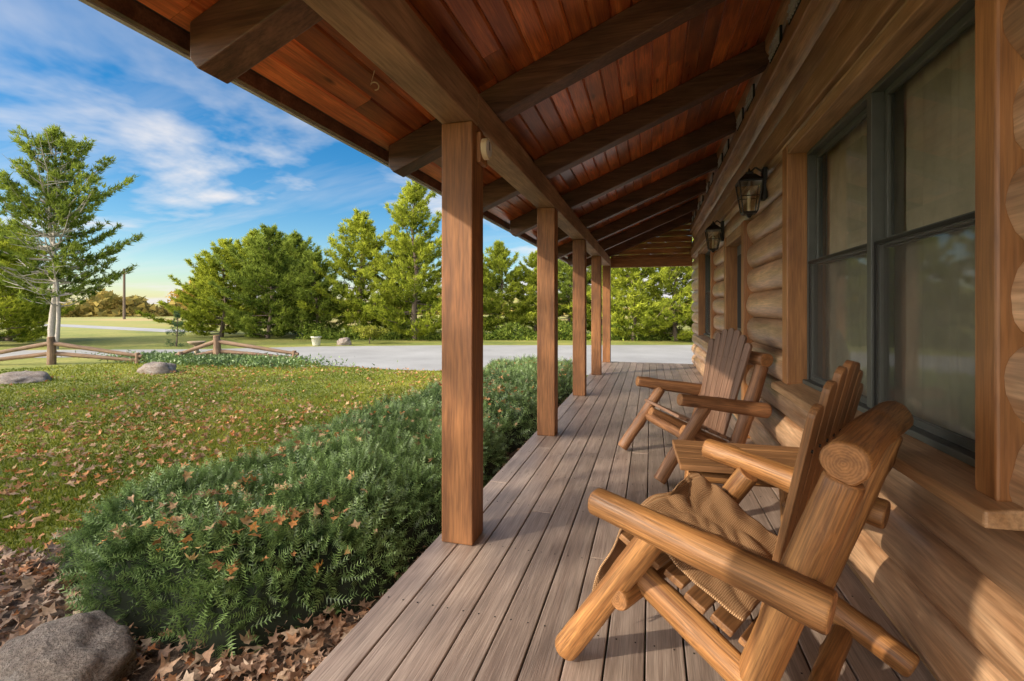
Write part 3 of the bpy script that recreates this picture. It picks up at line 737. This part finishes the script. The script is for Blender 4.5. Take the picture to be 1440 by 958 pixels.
n=16000; x=-19+rng.random(n)*22; y=22.5+(x+19)*.24+rng.normal(size=n)*.5; P=np.stack([x,y+1.0,G+rng.random(n)**1.5*(.6+.35*np.sin(x*2.3))],1)
T=needles(P,nrm(rng.normal(size=(n,3))+np.array([0,0,.5])),np.full(n,.22),np.full(n,.08)); trimesh('understory_shrubs',T,M['pined'],np.repeat(rng.random(n)[:,None],3,1))

n=40000; a=np.radians(60+rng.random(n)*125); dd=130+rng.random(n)*60
hgt=3.2+1.6*np.sin(a*23)+1.3*np.sin(a*57+1)+1.0*np.sin(a*131)+.9*np.sin(a*7); hgt=np.maximum(hgt,1.0)
P=np.stack([dd*np.cos(a),dd*np.sin(a),G+rng.random(n)*hgt],1); T=needles(P,nrm(rng.normal(size=(n,3))),np.full(n,1.6),np.full(n,1.4))
trimesh('distant_tree_line',T,M['farfol'],np.repeat(rng.random(n)[:,None],3,1))
V=[];F=[];na=90
for i in range(na+1):
    a=math.radians(50+140*i/na); hh=6+4*math.sin(i*.21)+2.5*math.sin(i*.57+1)
    V+=[(360*math.cos(a),360*math.sin(a),G-1),(420*math.cos(a),420*math.sin(a),G+hh)]
for i in range(na): F.append((2*i,2*i+2,2*i+3,2*i+1))
mk('distant_hills',V,F,M['lawn'],smooth=True)

# ---------------------------------------------------------------- split rail fences
def fence(x,y,ang,l1,l2,ph=.86):
    e=empty('split_rail_fence',(x,y,G),ang)
    log('post',(0,0,-.05),(0,0,ph),.12,.10,e,3,segs=10,mat=M['rail'])
    for k,(L_,sg) in enumerate(((l1,-1),(l2,1))):
        for j,(zt,ze) in enumerate(((.66,.20),(.34,.06))):
            log('rail',(sg*.02,.05*j,zt),(sg*L_,.25*sg,ze+.02),.07,.055,e,5+j+k*3,segs=9,mat=M['rail'])
        log('end_post',(sg*(L_-.15),.25*sg,-.05),(sg*(L_-.15),.25*sg,.34),.08,.07,e,9+k,segs=10,mat=M['rail'])
    return e
fence(-17.9,10.5,.30,2.3,2.6); fence(-13.7,12.6,.25,1.2,2.6)
fence(-23,8.6,.3,2.4,2.4)
bb=empty('bird_bath',(-14.9,12.9,G))
def lathe(name,prof,mat,parent,n=24):
    V=[];F=[]
    for r_,z in prof:
        for a in range(n): V.append((r_*math.cos(a/n*6.2832),r_*math.sin(a/n*6.2832),z))
    for i in range(len(prof)-1):
        for a in range(n): F.append((i*n+a,i*n+(a+1)%n,(i+1)*n+(a+1)%n,(i+1)*n+a))
    mk(name,V,F,mat,parent,smooth=True)
lathe('basin_and_pedestal',[(0,.0),(.17,.0),(.17,.04),(.10,.08),(.07,.14),(.065,.42),(.09,.48),(.2,.54),(.28,.60),(.27,.62),(.2,.57),(0,.555)],M['stonep'],bb)
pl=empty('white_planter',(-15.1,19.3,G))
lathe('pot',[(0,.0),(.15,.0),(.17,.03),(.22,.38),(.25,.38),(.25,.43),(.21,.43),(.19,.38),(0,.36)],M['white'],pl)
k=400; P=rng.normal(size=(k,3))*.1+np.array([0,0,.47]); trimesh('plant',needles(P,nrm(rng.normal(size=(k,3))),np.full(k,.1),np.full(k,.04)),M['pined'],np.repeat(rng.random(k)[:,None],3,1),pl)
up=empty('utility_pole',(-82,58,G)); vv,ff=tubes([((0,0,0),(0,0,8.2),.2,.16),((-1,.3,7.4),(1,-.3,7.4),.09,.09)],8); mk('pole',vv,ff,M['bark'],up)

# ---------------------------------------------------------------- light
EL=math.radians(26); sx,sy=-.75,-.66; l_=math.hypot(sx,sy); sx/=l_; sy/=l_
sv=Vector((sx*math.cos(EL),sy*math.cos(EL),math.sin(EL)))
sl=bpy.data.lights.new('sun','SUN'); sl.energy=4.8; sl.angle=math.radians(.8); sl.color=(1,.87,.68)
so=bpy.data.objects.new('sun',sl); COL.objects.link(so); so.rotation_euler=sv.to_track_quat('Z','Y').to_euler(); so.location=(-20,-18,20)
w=bpy.data.worlds.new('World'); scene.world=w; w.use_nodes=True; t=w.node_tree; t.nodes.clear()
class WN(NT):
    def __init__(s,t): s.t=t
W=WN(t); out=W.n('ShaderNodeOutputWorld'); bg=W.n('ShaderNodeBackground'); bg.inputs[1].default_value=.15
sky=W.n('ShaderNodeTexSky'); sky.sky_type='NISHITA'; sky.sun_disc=False; sky.sun_elevation=EL; sky.sun_rotation=math.atan2(sx,sy); sky.air_density=1.0; sky.dust_density=.4; sky.ozone_density=2.0
tc=W.n('ShaderNodeTexCoord').outputs['Generated']; sp_=W.n('ShaderNodeSeparateXYZ',{0:tc})
zc=W.math('ADD',W.math('MAXIMUM',sp_.outputs[2],0.0),.16)
cx=W.math('DIVIDE',sp_.outputs[0],zc); cy=W.math('DIVIDE',sp_.outputs[1],zc)
cv=W.n('ShaderNodeCombineXYZ',{0:cx,1:cy,2:3.3}).outputs[0]
n1=W.noise(cv,.9,6,.55,.3); n2=W.noise(cv,.28,2,.5)
cvs=W.n('ShaderNodeMapping',{'Vector':cv,'Scale':(.5,2.2,1),'Rotation':(0,0,.6)}).outputs[0]; n3=W.noise(cvs,1.0,5,.65,.5)
cl=W.ramp(W.math('ADD',W.math('MULTIPLY',n1,.6),W.math('MULTIPLY',n2,.4)),[(.47,0),(.55,1)])
wi=W.ramp(n3,[(.50,0),(.78,.35)])
low=W.ramp(sp_.outputs[2],[(.24,1),(.45,.15)])
mask=W.math('MULTIPLY',W.math('MAXIMUM',cl,wi),low)
hs=W.n('ShaderNodeHueSaturation',{'Saturation':1.5,'Value':1.1,'Color':sky.outputs[0]}).outputs[0]
c=W.mix(mask,hs,(6.2,6.0,6.0))
# unseen bright cloud behind and west of viewer, added to light the shaded porch
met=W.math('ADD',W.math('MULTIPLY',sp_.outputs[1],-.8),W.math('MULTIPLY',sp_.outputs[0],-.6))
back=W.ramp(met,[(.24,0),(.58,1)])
fill_cloud=W.math('MULTIPLY',back,W.ramp(n2,[(.30,.7),(.55,1)]))
c=W.mix(fill_cloud,c,(33,31,28.5))
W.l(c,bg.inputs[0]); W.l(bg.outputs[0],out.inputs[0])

# ---------------------------------------------------------------- camera
cam=bpy.data.cameras.new('camera'); co=bpy.data.objects.new('camera',cam); COL.objects.link(co)
cam.lens=17.0; cam.sensor_width=36; cam.shift_y=-.03125; cam.clip_start=.05; cam.clip_end=2500
co.location=(0,0,1.34); co.rotation_euler=(math.radians(90),0,math.radians(16.0)); scene.camera=co
scene.view_settings.view_transform='Standard'; scene.view_settings.look='None'; scene.view_settings.exposure=0; scene.view_settings.gamma=1
